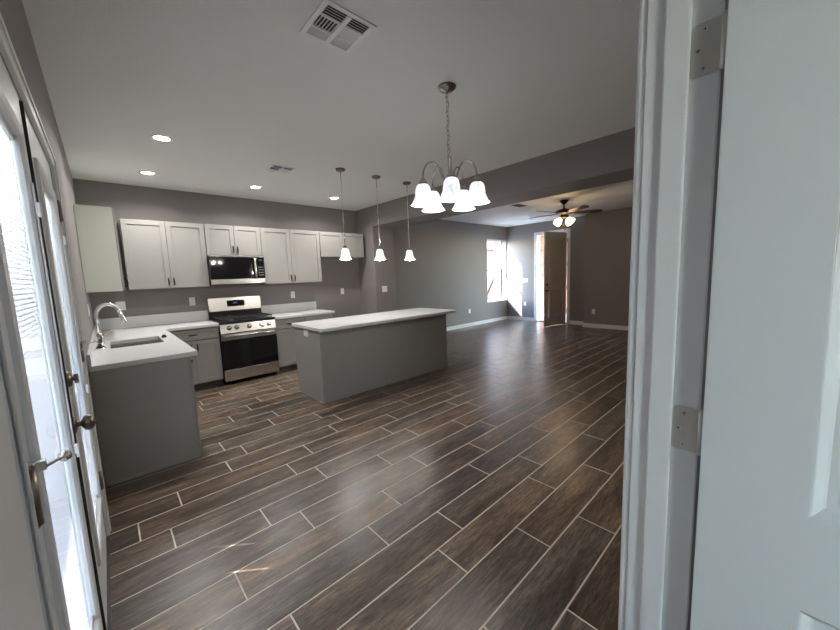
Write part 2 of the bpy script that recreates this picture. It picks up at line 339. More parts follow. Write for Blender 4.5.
# french doors with blinds sealed behind the glass
def leaf(name, y0, y1, g0, g1, label, knob, hinge_y, cords):
    root = thing(name, (0, (y0+y1)/2, .02), label, 'door', kind='structure')
    gz0, gz1 = .33, 1.93
    m = MB(TL); m.cells([y0, g0, g1, y1], [.018, gz0, gz1, 2.10], lambda i, j: not (i == 1 and j == 1), -.045, 0); m.build('door_slab', DOORW, root, .0015)
    m = MB(TL); e = .032
    m.rings([(g0-e, g1+e, gz0-e, gz1+e, -.001), (g0-e+.003, g1+e-.003, gz0-e+.003, gz1+e-.003, .009), (g0-e+.012, g1+e-.012, gz0-e+.012, gz1+e-.012, .013), (g0-.004, g1+.004, gz0-.004, gz1+.004, .009), (g0+.002, g1-.002, gz0+.002, gz1-.002, .002), (g0+.002, g1-.002, gz0+.002, gz1-.002, -.006)], cap=False)
    m.build('lite_frame', WHITE, root, recalc=False)
    m = MB(TL); m.add([(g0, gz0, -.003), (g1, gz0, -.003), (g1, gz1, -.003), (g0, gz1, -.003)], [(0, 1, 2, 3)]); m.build('glass_pane', GLASS, root)
    m = MB(TL); m.add([(g0, gz0, -.036), (g1, gz0, -.036), (g1, gz1, -.036), (g0, gz1, -.036)], [(0, 1, 2, 3)]); m.build('outer_glass_pane', GLASS, root)
    # blind
    bl = thing('blind', (-.03, (g0+g1)/2 - (y0+y1)/2, 0), None, None, parent=root)
    m = MB(TL); z = gz0+.026; an = math.radians(74); hw = .0090; q = 0
    while z < gz1-.02:
        segs = [g0+.004]
        if .31 < z < .50:
            for c in cords: segs += [c-.0055, c+.0055]
        segs.append(g1-.004)
        dz, dx = hw*math.sin(an), hw*math.cos(an)
        for k in range(0, len(segs), 2):
            a, b = segs[k], segs[k+1]
            m.add([(a, z-dz, -.014+dx), (b, z-dz, -.014+dx), (b, z, -.0132), (a, z, -.0132), (b, z+dz, -.014-dx), (a, z+dz, -.014-dx)], [(0,1,2,3), (3,2,4,5)], True)
        z += .0127
    m.build('blind_slats', SLAT, bl, recalc=False)
    m = MB(TL); m.box(g0+.002, g1-.002, gz1-.018, gz1, -.022, -.007); m.box(g0+.002, g1-.002, gz0, gz0+.022, -.024, -.005); m.build('blind_rail', PLASTIC, bl)
    m = MB(TL)
    for c in (g0+.11, g1-.11): m.cyl((c, gz0, -.0055), (c, gz1, -.0055), .0006, 5)
    m.build('blind_cord', PLASTIC, bl)
    # operator track and two slider tabs on the lite frame
    s = 1; yy = g1 + .012
    m = MB(TL); m.box(yy-.004, yy+.004, .93, 1.80, .0125, .0165); m.build('blind_track', PLASTIC, root, .001)
    for zz in (1.72, .94):
        m = MB(TL); m.box(yy-.009, yy+.009, zz-.022, zz+.022, .0165, .025); m.build('blind_slider', PLASTIC, root, .002)
    if knob:
        m = MB(TL); m.box(y0-.0095, y0-.0005, .02, 2.098, -.044, .008); m.build('weatherstrip', SLOT, root)
        ky = y0+.065
        kn = MB(); kn.lathe([(.0, -.001), (.034, -.001), (.034, .003), (.029, .008), (.014, .011), (.010, .014), (.010, .022), (.015, .025), (.026, .031), (.030, .040), (.030, .048), (.024, .057), (.013, .061), (.007, .062), (.0001, .062)], (0, ky, .955), 'x', 28)
        kn.box(.062, .066, ky-.002, ky+.002, .949, .961); kn.build('door_knob', DNICKEL, root, recalc=True)
        kb = MB(); kb.lathe([(0, -.001), (.032, -.001), (.032, .004), (.026, .014), (.018, .017), (.0001, .017)], (0, ky, 1.135), 'x', 28); kb.tube([(.016, ky, 1.135), (.026, ky, 1.135), (.028, ky, 1.135)], [.007, .007, .006], 10)
        kb.box(.022, .034, ky-.005, ky+.005, 1.117, 1.153); kb.build('deadbolt', DNICKEL, root)
    for hz in (1.885, 1.12, .36):
        hm = MB(); hm.cyl((.011, hinge_y, hz-.05), (.011, hinge_y, hz+.05), .0105, 12); hm.cyl((.011, hinge_y, hz-.056), (.011, hinge_y, hz-.05), .005, 10); hm.cyl((.011, hinge_y, hz+.05), (.011, hinge_y, hz+.056), .005, 10)
        sgn = -1 if hinge_y > (y0+y1)/2 else 1
        hm.box(.0, .003, min(hinge_y, hinge_y+sgn*.03), max(hinge_y, hinge_y+sgn*.03), hz-.05, hz+.05)
        h = hm.build('door_hinge', DNICKEL, root)
        if hz == 1.12:
            st = MB(); zt = hz+.058
            st.cyl((.011, hinge_y, zt-.004), (.011, hinge_y, zt+.004), .011, 14)
            end = (.034, hinge_y + .17, zt-.06) if sgn > 0 else (.085, hinge_y-.03, zt); st.tube([(.011, hinge_y, zt), ((.011+end[0])/2, (hinge_y+end[1])/2, (zt+end[2])/2-.008), end], [.0035, .0035, .0035], 8)
            d2 = Vector((.5, sgn*.6, 0)).normalized()
            st.tube([Vector(end), Vector(end)+d2*.006, Vector(end)+d2*.006, Vector(end)+d2*.016], [.0035, .0035, .011, .011], 14)
            end2 = Vector((.030, hinge_y - sgn*.012, zt)); st.tube([(.011, hinge_y, zt), end2], .003, 8); st.box(.024, .036, hinge_y-sgn*.012-.006, hinge_y-sgn*.012+.006, zt-.008, zt+.008)
            st.build('door_stop', NICKEL, h)
    return root
leaf('door_1', .870, 1.759, 1.02, 1.575, 'near leaf of the white french doors with blinds', False, .868, ())
leaf('door_2', 1.772, 2.660, 1.955, 2.52, 'far leaf of the white french doors with knob', True, 2.662, (2.24, 2.475))

# foreground white panel door standing open at the right
dr = thing('door_3', (1.005, -.35, 0), 'white moulded panel door standing open beside the doorway', 'door', kind='structure')
DX = 0.996; TD = lambda p: (DX + p[2], p[0], p[1])
e0, e1 = -.79, .107
m = MB(TD); m.cells([e0, -.64, -.043, e1], [.012, .22, .857, 1.038, 1.95, 2.09], lambda i, j: not (i == 1 and j in (1, 3)), 0, .035); m.build('door_slab', DOORW, dr, .002)
for (a, b) in ((.22, .857), (1.038, 1.95)):
    m = MB(TD); u0, u1 = -.64, -.043
    def R(k, w_): return (u0+k, u1-k, a+k, b-k, w_)
    m.rings([R(0, 0), R(.003, .002), R(.014, .015), R(.018, .017), R(.030, .017), R(.055, .007), R(.058, .006)]); m.build('door_panel', DOORW, dr, recalc=False)
for hz in (1.887, 1.130, .30):
    hm = MB(); hm.cyl((XD-.006, YP0-.012, hz-.048), (XD-.006, YP0-.012, hz+.048), .0048, 14)
    for q in range(1, 5): pass
    hm.prism([(0, 0)], 0, 0) if False else None
    hm.T = lambda p: (XD-.0025+p[2], p[0], p[1])
    r = .008; ya, yb, za, zb = YP0-.008, .163, hz-.048, hz+.048
    poly = [(ya, za), (yb-r, za)] + [(yb-r+r*math.sin(t), za+r-r*math.cos(t)) for t in (PI/6, PI/3, PI/2)] + [(yb-r+r*math.cos(t), zb-r+r*math.sin(t)) for t in (0, PI/6, PI/3, PI/2)] + [(ya, zb)]
    hm.prism(poly, 0, .0022); h = hm.build('door_hinge', SHADOWN, dr)
    for (dy, dz) in ((.020, .035), (.029, 0), (.020, -.035)):
        sm = MB(lambda p: (XD-.0026+p[2], p[0], p[1])); cy_, cz_ = YP0+dy-.003, hz+dz
        sm.lathe([(.0042, .0005), (.0042, -.0008), (.0001, -.0012)], (0, 0, 0)) if False else None
        sm.cyl((cy_, cz_, .0005), (cy_, cz_, -.0009), .0042, 14)
        sm.build('hinge_screw', CHROME, h)
        sm = MB(lambda p: (XD-.0037+p[2], p[0], p[1])); sm.box(cy_-.0028, cy_+.0028, cz_-.0006, cz_+.0006, -.0002, .0003); sm.box(cy_-.0006, cy_+.0006, cz_-.0028, cz_+.0028, -.0002, .0003)
        sm.build('hinge_screw_slot', SLOT, h)

# front door, open into the living room
hx, hy = XF-.01, 4.225; fx, fy = 8.655, 4.40
dv = Vector((fx-hx, fy-hy, 0)).normalized(); nv = Vector((-dv.y, dv.x, 0))
if nv.y > 0: nv = -nv                                 # visible face looks toward -y
LW = .87
TF = lambda p: tuple(Vector((hx, hy, 0)) + dv*p[0] + Vector((0, 0, p[1])) + nv*p[2])
fd = thing('door_4', (9.1, 4.3, 0), 'taupe panelled front door standing open by the entry', 'door', kind='structure')
m = MB(TF); m.cells([0, .14, LW-.14, LW], [.012, .25, .98, 1.12, 2.12, 2.49], lambda i, j: not (i == 1 and j in (1, 3)), -.044, 0); 
# arched head filler for the tall panel
m.build('door_slab', FDOOR, fd, .002)
def archp(u0, u1, v0, v1, k, wv, arch):
    pts = [(u0+k, v0+k), (u1-k, v0+k), (u1-k, v1-k)]
    if arch:
        for q in range(1, 10): t = q/10; pts.append((u1-k+(u0-u1+2*k)*t, v1-k+arch*math.sin(PI*t)))
    else:
        for q in range(1, 10): t = q/10; pts.append((u1-k+(u0-u1+2*k)*t, v1-k))
    pts.append((u0+k, v1-k)); return [(a, b, wv) for a, b in pts]
for (v0, v1, ar) in ((.25, .98, 0), (1.12, 2.12, 0)):
    m = MB(TF); loops = [archp(.14, LW-.14, v0, v1, k, wv, ar) for k, wv in ((0, 0), (.012, -.010), (.030, -.010), (.05, -.003))]
    V = sum(loops, []); n = len(loops[0]); F = []
    for a in range(3):
        for q in range(n): F.append((a*n+q, a*n+(q+1)%n, (a+1)*n+(q+1)%n, (a+1)*n+q))
    F.append(tuple(range(3*n, 4*n))); m.add(V, F); m.build('door_panel', FDOOR, fd)
m = MB(TF); arc = [(LW/2-.27*math.cos(PI*q/16), 2.13+.14*math.sin(PI*q/16), .003) for q in range(17)]; m.tube(arc, .012, 6); m.build('arch_moulding', FDOOR, fd)
m = MB(TF)
m.lathe([(0, 0)], (0, 0, 0)) if False else None
m.cyl((LW-.065, .96, -.09), (LW-.065, .96, .05), .011, 12); m.cyl((LW-.065, .96, 0), (LW-.065, .96, .007), .032, 20)
m.tube([(LW-.065, .96, .05), (LW-.10, .962, .052), (LW-.175, .958, .05)], [.011, .010, .008], 10); m.build('door_handle', BRONZE, fd)
m = MB(TF); m.cyl((LW-.065, 1.12, 0), (LW-.065, 1.12, .02), .030, 20); m.box(LW-.069, LW-.061, 1.105, 1.135, .02, .034); m.build('deadbolt', BRONZE, fd)
for hz in (.35, 1.0, 1.65, 2.28):
    m = MB(); m.cyl((hx+.0, hy-.012, hz-.05), (hx+.0, hy-.012, hz+.05), .008, 10); m.box(hx-.003, hx+.06, hy-.01, hy-.006, hz-.05, hz+.05); m.build('door_hinge', BRONZE, fd)

# ------------------------------------------------------------------ outside
m = MB(); m.box(-30, -.15, -20, 40, -.2, -.06); struct(m, 'ground_patio', GROUND)
m = MB(); m.box(-.15, 40, YL+.2, 40, -.2, -.06); struct(m, 'ground_side', GROUND)
m = MB(); m.box(XF+.15, 40, -20, YL+.2, -.2, -.03); struct(m, 'ground_entry', GROUND)
m = MB(); m.box(-2.4, -.15, -4.5, 6.5, 2.66, 2.80); m.box(-2.4, -2.28, -4.5, 6.5, 2.62, 2.66); struct(m, 'roof_patio', WHITE)
m = MB(); m.box(XF+.15, 12.6, 2.6, 8.4, 2.75, 2.9); struct(m, 'added_porch_roof', WHITE)  # unseen cover over the entry, added to shade the brick wall
hs = thing('neighbour_house', (14, 11, -.06), 'pink stucco house with red tile roof seen through the living room window', 'house')
m = MB(); m.box(13.6, 20, 8.2, 16, -.06, 2.55); m.build('house_wall', STUCCO, hs)
m = MB(); m.prism([(0, 0)], 0, 0) if False else None
m.add([(13.2, 7.8, 2.52), (20.4, 7.8, 2.52), (20.4, 16.4, 2.52), (13.2, 16.4, 2.52), (13.2, 7.8, 2.62), (20.4, 7.8, 2.62), (20.4, 16.4, 2.62), (13.2, 16.4, 2.62), (16.8, 11, 3.5), (16.8, 13.2, 3.5)],
      [(0,3,2,1), (0,1,5,4), (1,2,6,5), (2,3,7,6), (3,0,4,7), (4,5,8), (5,6,9,8), (6,7,9), (7,4,8,9)]); m.build('house_roof', ROOF, hs)
m = MB(); m.tube([(13.5, 9.95, .25), (13.5, 9.3, 1.5)], .05, 8); m.build('dark_diagonal', BRONZE, hs)  # thin dark tube drawn for a diagonal line of unclear origin
m = MB(); m.box(11.6, 11.8, 5.0, 8.1, -.03, 2.74); tag(m.build('brick_wall', BRICK), 'pale red brick porch wall seen through the open front doorway', 'wall')

# ------------------------------------------------------------------ kitchen cabinets
def at_back(yf): return lambda p: (p[0], yf-p[2], p[1])      # (x, z, out)
def at_left(xf): return lambda p: (xf+p[2], p[0], p[1])      # (y, z, out)
def shaker(name, T, u0, u1, v0, v1, parent, st=.058, mt=None):
    m = MB(T); m.cells([u0, u0+st, u1-st, u1], [v0, v0+st, v1-st, v1], lambda i, j: not (i == 1 and j == 1), .001, .021); m.box(u0+st-.004, u1-st+.004, v0+st-.004, v1-st+.004, .001, .010)
    return m.build(name, mt or CAB, parent, .0015)
def pull(T, u, v, vertical, parent):
    m = MB(T); h = .045; s = .030
    if vertical: pts = [(u, v-h, .020), (u, v-h, .020+s*.75), (u, v-h+.012, .020+s), (u, v, .020+s*1.1), (u, v+h-.012, .020+s), (u, v+h, .020+s*.75), (u, v+h, .020)]
    else: pts = [(u-h, v, .020), (u-h, v, .020+s*.75), (u-h+.012, v, .020+s), (u, v, .020+s*1.1), (u+h-.012, v, .020+s), (u+h, v, .020+s*.75), (u+h, v, .020)]
    m.tube(pts, [.0065, .006, .0075, .0095, .0075, .006, .0065], 10); return m.build('handle', BRONZE, parent)
def upper(x0, x1, z0, z1, label, split=None, hz=None):
    yf = YB-.31; root = thing('wall_cabinet', ((x0+x1)/2, YB-.15, z0), label, 'cabinet')
    m = MB(); m.box(x0+.001, x1-.001, yf, YB, z0, z1); m.build('cabinet_body', CAB, root, .001)
    T = at_back(yf); s = split or (x0+x1)/2
    for a, b, hu in ((x0+.006, s-.002, s-.030), (s+.002, x1-.006, s+.030)):
        dd = shaker('door', T, a, b, z0+.006, z1-.006, root); pull(T, hu, z0+.006+.085, True, dd)
ZU, ZT = 1.425, 2.322
upper(.375, 1.285, ZU, ZT, 'tall two-door grey shaker wall cabinet left of the microwave')
upper(1.285, 2.047, 1.875, ZT, 'short two-door grey wall cabinet directly above the microwave')
upper(2.047, 3.050, ZU, ZT, 'tall two-door grey shaker wall cabinet right of the microwave', 2.515)
upper(3.050, 3.975, 1.87, ZT, 'short two-door grey wall cabinet over the empty fridge space')
root = thing('wall_cabinet', (.15, 5.4, ZU), 'grey wall cabinet showing its plain pale side, on the left wall above the sink', 'cabinet')
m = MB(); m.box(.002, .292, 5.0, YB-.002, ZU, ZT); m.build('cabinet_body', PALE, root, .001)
dd = shaker('door', at_left(.292), 5.006, 5.74, ZU+.006, ZT-.006, root); pull(at_left(.292), 5.04, ZU+.09, True, dd)

def base_box(m, x0, x1, y0, y1): m.box(x0, x1, y0, y1, .10, .875)
YF = YB-.61                                             # face of back-wall base cabinets
def base_back(x0, x1, label, ndoors, hside, body0=None):
    root = thing('base_cabinet', ((x0+x1)/2, YB-.3, 0), label, 'cabinet')
    m = MB(); base_box(m, (body0 or x0)+.001, x1-.001, YF, YB-.002); m.build('cabinet_body', CAB, root, .001)
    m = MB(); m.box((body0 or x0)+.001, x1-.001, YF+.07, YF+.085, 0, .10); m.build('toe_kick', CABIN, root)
    T = at_back(YF); dw = shaker('drawer', T, x0+.008, x1-.008, .715, .862, root, .038); pull(T, (x0+x1)/2, .79, False, dw)
    if ndoors == 1: ds = [(x0+.008, x1-.008, x0+.045 if hside < 0 else x1-.045)]
    else: s = (x0+x1)/2; ds = [(x0+.008, s-.002, s-.035), (s+.002, x1-.008, s+.035)]
    for a, b, hu in ds:
        q = shaker('door', T, a, b, .112, .700, root); pull(T, hu, .612, True, q)
base_back(.645, 1.278, 'grey base cabinet in the corner left of the range', 2, 0, .64)
base_back(2.052, 2.535, 'grey base cabinet with one drawer immediately right of the range', 1, 1)
base_back(2.535, 3.048, 'grey base cabinet at the counter end beside the fridge space', 1, -1)
# left run under the sink
root = thing('base_cabinet', (.3, 4.7, 0), 'long grey sink cabinet run along the left wall with plain end panel', 'cabinet')
m = MB(); m.cells([3.39, 3.41, 4.15, 4.82, 5.46], [.10, .875], lambda i, j: False, 0, .6)
m.box(.002, .60, 3.392, 4.16, .10, .875); m.box(.002, .60, 4.80, YB-.002, .10, .875); m.box(.002, .60, 4.16, 4.80, .10, .60); m.box(.58, .60, 4.16, 4.80, .60, .875); m.build('cabinet_body', CAB, root)
m = MB(); m.box(.002, .596, 3.374, 3.392, 0, .875); m.build('end_panel', CAB, root, .001)
m = MB(); m.box(.018, .604, 3.364, 3.374, 0, .018); m.box(.596, .612, 3.366, 3.392, 0, .875); m.build('end_trim', CAB, root, .002)
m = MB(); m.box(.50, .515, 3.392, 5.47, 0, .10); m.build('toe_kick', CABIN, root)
T = at_left(.60); spans = [(3.395, 3.83), (3.83, 4.265), (4.265, 4.70), (4.70, 5.135)]
for i, (a, b) in enumerate(spans):
    q = shaker('door', T, a+.003, b-.003, .112, .700, root); pull(T, (b-.04) if i % 2 == 0 else (a+.04), .612, True, q)
    q = shaker('drawer', T, a+.003, b-.003, .715, .862, root, .038)
    if i in (0, 3): pull(T, (a+b)/2, .79, False, q)
# worktops
xs = [.002, .13, .53, .668, 1.279]; ysx = [3.372, 4.20, 4.76, 5.43, YB-.001]
m = MB(); m.cells(xs, ysx, lambda i, j: (i < 3 and not (i == 1 and j == 1)) or (i == 3 and j == 3), .876, .914)
wt = m.build('worktop', QUARTZ, None, .003); tag(wt, 'white quartz worktop with the sink, turning the corner to the range', 'worktop')
m = MB(); m.box(.02, 1.279, YB-.022, YB-.001, .9145, 1.065); m.box(.002, .02, 3.374, YB-.001, .9145, 1.0); m.build('backsplash', QUARTZ, wt, .002)
m = MB(); m.box(2.05, 3.085, 5.43, YB-.001, .876, .914); wt2 = m.build('worktop', QUARTZ, None, .003); tag(wt2, 'short white quartz worktop between range and fridge space', 'worktop')
m = MB(); m.box(2.05, 3.05, YB-.022, YB-.001, .9145, 1.065); m.build('backsplash', QUARTZ, wt2, .002)
# sink
sk = thing('sink', (.33, 4.48, .70), 'stainless steel undermount sink set in the white worktop', 'sink')
m = MB(); m.rings([(.11, .55, 4.18, 4.78, .8755), (.132, .528, 4.202, 4.758, .8755), (.134, .526, 4.204, 4.756, .86), (.142, .518, 4.212, 4.748, .70), (.16, .50, 4.23, 4.73, .688)]); m.build('basin', STEEL, sk, recalc=False)
m = MB(); m.lathe([(.045, .689), (.045, .691), (.034, .6925), (.030, .690), (.0001, .690)], (.33, 4.55, 0)); m.build('drain', CHROME, sk)
# faucet
fa = thing('faucet', (.065, 4.53, .914), 'tall chrome gooseneck kitchen faucet behind the sink', 'faucet')
m = MB(); fy_ = 4.53
m.lathe([(.0001, .9145), (.031, .9145), (.031, .922), (.026, .93), (.027, .96), (.027, 1.0), (.022, 1.025), (.017, 1.04), (.0001, 1.042)], (.065, fy_, 0)); m.build('faucet_body', NICKEL, fa)
m = MB(); pts = [(.062, fy_, 1.03), (.060, fy_, 1.19)]
for q in range(11): t = PI*q/10*.93; pts.append((.060+.088-.088*math.cos(t), fy_, 1.20+.108*math.sin(t)))
m.tube(pts, .0165, 14); m.build('spout', CHROME, fa)
e = Vector(pts[-1]); m = MB(); m.tube([e, e+Vector((.012, 0, -.045)), e+Vector((.026, 0, -.10)), e+Vector((.028, 0, -.108))], [.0165, .018, .024, .021], 16); m.build('spray_head', CHROME, fa)
m = MB(); m.tube([(.085, fy_, 1.01), (.11, fy_-.01, 1.02), (.15, fy_-.02, 1.045), (.158, fy_-.022, 1.047)], [.008, .006, .0055, .007], 10); m.build('lever', NICKEL, fa)
# strainer and stopper on the worktop
st = thing('sink_strainer', (.062, 4.27, .914), 'small black and chrome sink strainer left on the worktop by the faucet', 'strainer')
m = MB(); m.lathe([(.0001, .915), (.043, .9145), (.047, .920), (.044, .924), (.036, .9225), (.0001, .9215)], (.062, 4.27, 0)); m.build('rim', CHROME, st)
m = MB(); m.lathe([(.030, .922), (.027, .934), (.014, .943), (.010, .955), (.013, .962), (.0001, .965)], (.062, 4.27, 0), scal=lambda i, a: .18*math.cos(5*a) if i < 3 else 0); m.build('stopper_cap', BLACK, st)
m = MB(); m.lathe([(.0001, .9145), (.020, .9145), (.024, .922), (.016, .938), (.012, .945), (.0001, .947)], (.566, 4.56, 0), n=20); tag(m.build('sink_plug', BLACK), 'small dark sink plug resting on the worktop at the far right sink corner', 'plug')

# ------------------------------------------------------------------ range
RX0, RX1, RY = 1.283, 2.045, 5.405
rg = thing('range', ((RX0+RX1)/2, 5.74, 0), 'stainless steel gas range with black oven window', 'stove')
m = MB(); m.box(RX0, RX1, RY+.03, YB-.03, .06, .905); m.build('body', BLACK, rg, .002)
T = at_back(RY+.03)
m = MB(T); m.box(RX0, RX1, .065, .225, .001, .03); m.build('drawer', STEEL, rg, .004)
m = MB(T); m.cells([RX0, RX0+.004, RX1-.004, RX1], [.235, .24, .655, .745], lambda i, j: j == 2, .001, .036); q = m.build('oven_door', STEEL, rg, .004)
m = MB(T); m.box(RX0, RX1, .235, .655, .001, .034); m.build('oven_glass', BLACKG, q, .003)
m = MB(T); pts = [(RX0+.05, .715, .034), (RX0+.05, .715, .075), (RX1-.05, .715, .075), (RX1-.05, .715, .034)]
m.tube([pts[1], pts[2]], .014, 14); m.box(RX0+.035, RX0+.065, .705, .725, .034, .078); m.box(RX1-.065, RX1-.035, .705, .725, .034, .078); m.build('oven_handle', STEEL, q)
m = MB(); m.add([(RX0, RY-.005, .755), (RX1, RY-.005, .755), (RX1, RY+.035, .900), (RX0, RY+.035, .900), (RX0, RY+.12, .755), (RX1, RY+.12, .755), (RX1, RY+.12, .900), (RX0, RY+.12, .900)], [(0,1,2,3), (4,7,6,5), (0,4,5,1), (3,2,6,7), (0,3,7,4), (1,5,6,2)])
m.build('control_panel', STEEL, rg, .003)
nrm = Vector((0, -.9638, .2659)).normalized()
for i, kx in enumerate((.115, .215, .385, .565, .665)):
    c = Vector((RX0+kx, RY+.014, .828)); rr = .036 if i == 3 else .027
    m = MB(); m.tube([c, c+nrm*.006, c+nrm*.006, c+nrm*.034, c+nrm*.038], [rr+.006, rr+.006, rr-.004, rr-.007, rr-.012], 24)
    up = Vector((0, .2659, .9638)); a = c+nrm*.038
    m.tube([a-up*.016+nrm*.003, a+up*.016+nrm*.003], .005, 8); m.build('knob', CHROME if i == 3 else STEEL, rg)
m = MB(); m.box(RX0-.004, RX1+.004, RY+.01, YB-.07, .900, .921); m.build('cooktop', BLACK, rg, .004)
burn = [(RX0+.17, 5.55), (RX0+.17, 5.82), (RX1-.17, 5.55), (RX1-.17, 5.82), ((RX0+RX1)/2, 5.685)]
for bx, by in burn:
    m = MB(); m.lathe([(.0001, .921), (.050, .921), (.048, .930), (.040, .932), (.036, .942), (.0001, .944)], (bx, by, 0)); m.build('burner', IRON, rg)
for k in range(3):
    a = RX0+.03+k*.236; b = a+.229; m = MB(); z0, z1 = .951, .966
    ya, yb = RY+.035, YB-.10
    for yy in (ya, yb-.012): m.box(a, b, yy, yy+.012, z0, z1)
    for xx in (a, b-.012): m.box(xx, xx+.012, ya+.012, yb-.012, z0, z1)
    m.box((a+b)/2-.006, (a+b)/2+.006, ya+.012, yb-.012, z0, z1)
    for f in (.25, .5, .75): yy = ya+(yb-ya)*f; m.box(a+.012, (a+b)/2-.006, yy-.006, yy+.006, z0, z1); m.box((a+b)/2+.006, b-.012, yy-.006, yy+.006, z0, z1)
    for xx in (a+.002, b-.012):
        for yy in (ya+.002, yb-.012): m.box(xx, xx+.010, yy, yy+.010, .921, z0)
    m.build('grate', IRON, rg, .002)
m = MB(); m.box(RX0, RX1, YB-.075, YB-.03, .905, 1.105); m.build('backguard_base', BLACK, rg, .002)
m = MB(); m.add([(RX0, YB-.088, 1.035), (RX1, YB-.088, 1.035), (RX1, YB-.064, 1.245), (RX0, YB-.064, 1.245), (RX0, YB-.024, 1.035), (RX1, YB-.024, 1.035), (RX1, YB-.024, 1.245), (RX0, YB-.024, 1.245)], [(0,1,2,3), (4,7,6,5), (0,4,5,1), (3,2,6,7), (0,3,7,4), (1,5,6,2)])
bgd = m.build('backguard', STEEL, rg, .004)
m = MB(); m.add([(RX0+.255, YB-.0845, 1.10), (RX0+.51, YB-.0845, 1.10), (RX0+.51, YB-.0745, 1.195), (RX0+.255, YB-.0745, 1.195), (RX0+.255, YB-.07, 1.10), (RX0+.51, YB-.07, 1.10), (RX0+.51, YB-.066, 1.195), (RX0+.255, YB-.066, 1.195)], [(0,1,2,3), (4,7,6,5), (0,4,5,1), (3,2,6,7), (0,3,7,4), (1,5,6,2)]); pn = m.build('display_panel', BLACKG, bgd)
m = MB(); m.box(RX0+.34, RX0+.40, YB-.0845, YB-.079, 1.145, 1.168); m.build('clock_display', DISP, bgd)
for lx in (RX0+.03, RX1-.03):
    for ly in (RY+.08, YB-.1): m = MB(); m.cyl((lx, ly, 0), (lx, ly, .06), .015, 10); m.build('foot', BLACK, rg)

# microwave hung under the short cabinet
mw = thing('microwave', (1.666, 5.9, 1.465), 'black glass over-the-range microwave with steel trim', 'microwave')
MY = YB-.385; z0, z1 = 1.452, 1.872
m = MB(); m.box(1.288, 2.044, MY+.002, YB-.002, z0, z1); m.build('body', BLACK, mw, .002)
T = at_back(MY+.002)
m = MB(T); m.box(1.288, 1.925, z0+.075, z1-.022, .001, .028); m.build('door_glass', BLACKG, mw, .003)
m = MB(T); m.box(1.928, 2.044, z0+.075, z1-.022, .001, .026); q = m.build('control_panel', BLACKG, mw, .003)
for i in range(4):
    for j in range(3): m = MB(T); m.box(1.950+j*.028, 1.966+j*.028, z0+.12+i*.04, z0+.128+i*.04, .0258, .0268); m.build('button', SHADOWN, q)
m = MB(T); m.box(1.966, 2.01, z1-.08, z1-.055, .0258, .0268); m.build('clock_display', DISP, q)
m = MB(T); m.box(1.288, 2.044, z0, z0+.073, .001, .030); m.build('lower_trim', STEEL, mw, .004)
m = MB(T); m.box(1.288, 2.044, z1-.020, z1, .001, .030); m.build('upper_trim', STEEL, mw, .003)
m = MB(T); m.tube([(1.905, z1-.03, .028), (1.900, z1-.06, .055), (1.893, z1-.13, .068), (1.890, (z0+z1)/2+.02, .072), (1.893, z0+.16, .068), (1.900, z0+.10, .055), (1.905, z0+.075, .028)], [.012, .015, .016, .016, .016, .015, .012], 14); m.build('handle', STEEL, mw)

# ------------------------------------------------------------------ island
isl = thing('kitchen_island', (3.0, 4.07, 0), 'long grey kitchen island with white quartz top', 'island')
IX0, IX1, IY0, IY1 = 1.933, 4.095, 3.708, 4.424
m = MB(); m.box(IX0+.012, IX1-.012, IY0+.012, IY1, 0, .876); m.build('body', CAB, isl, .001)
m = MB(); m.box(IX0+.022, IX1-.022, IY0, IY0+.012, 0, .876); m.build('back_panel', CAB, isl)
m = MB(); m.box(IX0, IX0+.012, IY0+.022, IY1-.0, 0, .876); m.build('side_panel', CAB, isl)
m = MB(); m.box(IX1-.012, IX1, IY0+.022, IY1, 0, .876); m.build('side_panel', CAB, isl)
for cx_ in (IX0-.002, IX1-.020):
    m = MB(); m.box(cx_, cx_+.022, IY0-.002, IY0+.020, 0, .876); m.build('corner_trim', CAB, isl, .002)
m = MB(); m.box(IX0-.008, IX1+.008, IY0-.008, IY0-.002, 0, .014); m.box(IX0-.008, IX0-.002, IY0-.002, IY1, 0, .014); m.build('shoe_moulding', CAB, isl)
m = MB(); r = .03; a, b, c, d_ = 1.905, 4.22, 3.59, 4.455; poly = []
for (px, py, t0) in ((b-r, c+r, -PI/2), (b-r, d_-r, 0), (a+r, d_-r, PI/2), (a+r, c+r, PI)):
    for q in range(6): t = t0+PI/2*q/5; poly.append((px+r*math.cos(t), py+r*math.sin(t)))
m.prism(poly, .876, .914); m.build('worktop', QUARTZ, isl, .003)
T = at_back(IY1)
for k in range(4):
    a = IX0+.02+k*.53; m = None
    TT = lambda p: (p[0], IY1+p[2], p[1]); q = shaker('door', TT, a, a+.524, .112, .86, isl); pull(TT, a+.48 if k % 2 == 0 else a+.04, .77, True, q)

# ------------------------------------------------------------------ outlets and switches
def plate(name, T, u, v, label, cat, gangs=1, kind='outlet', w=.074, h=.118, group=None):
    p0 = T((u, v, 0)); root = thing(name, p0, label, cat, group)
    ww = w+(gangs-1)*.046; m = MB(T); m.box(u-ww/2, u+ww/2, v-h/2, v+h/2, .0, .006); m.build('cover_plate', PLASTIC, root, .002)
    for g_ in range(gangs):
        c = u+(g_-(gangs-1)/2)*.046
        if kind == 'outlet':
            for dz in (-.027, .027) if h > w else (0,):
                m = MB(T); m.box(c-.016, c+.016, v+dz-.014, v+dz+.014, .006, .0075); q = m.build('socket', PLASTIC, root, .001)
                m = MB(T); m.box(c-.008, c-.006, v+dz-.004, v+dz+.006, .0074, .0079); m.box(c+.006, c+.008, v+dz-.004, v+dz+.006, .0074, .0079); m.build('socket_slot', SLOT, q)
        else:
            m = MB(T); m.box(c-.016, c+.016, v-.033, v+.033, .006, .0095); m.build('rocker', PLASTIC, root, .002)
    return root
Tb = at_back(YB)
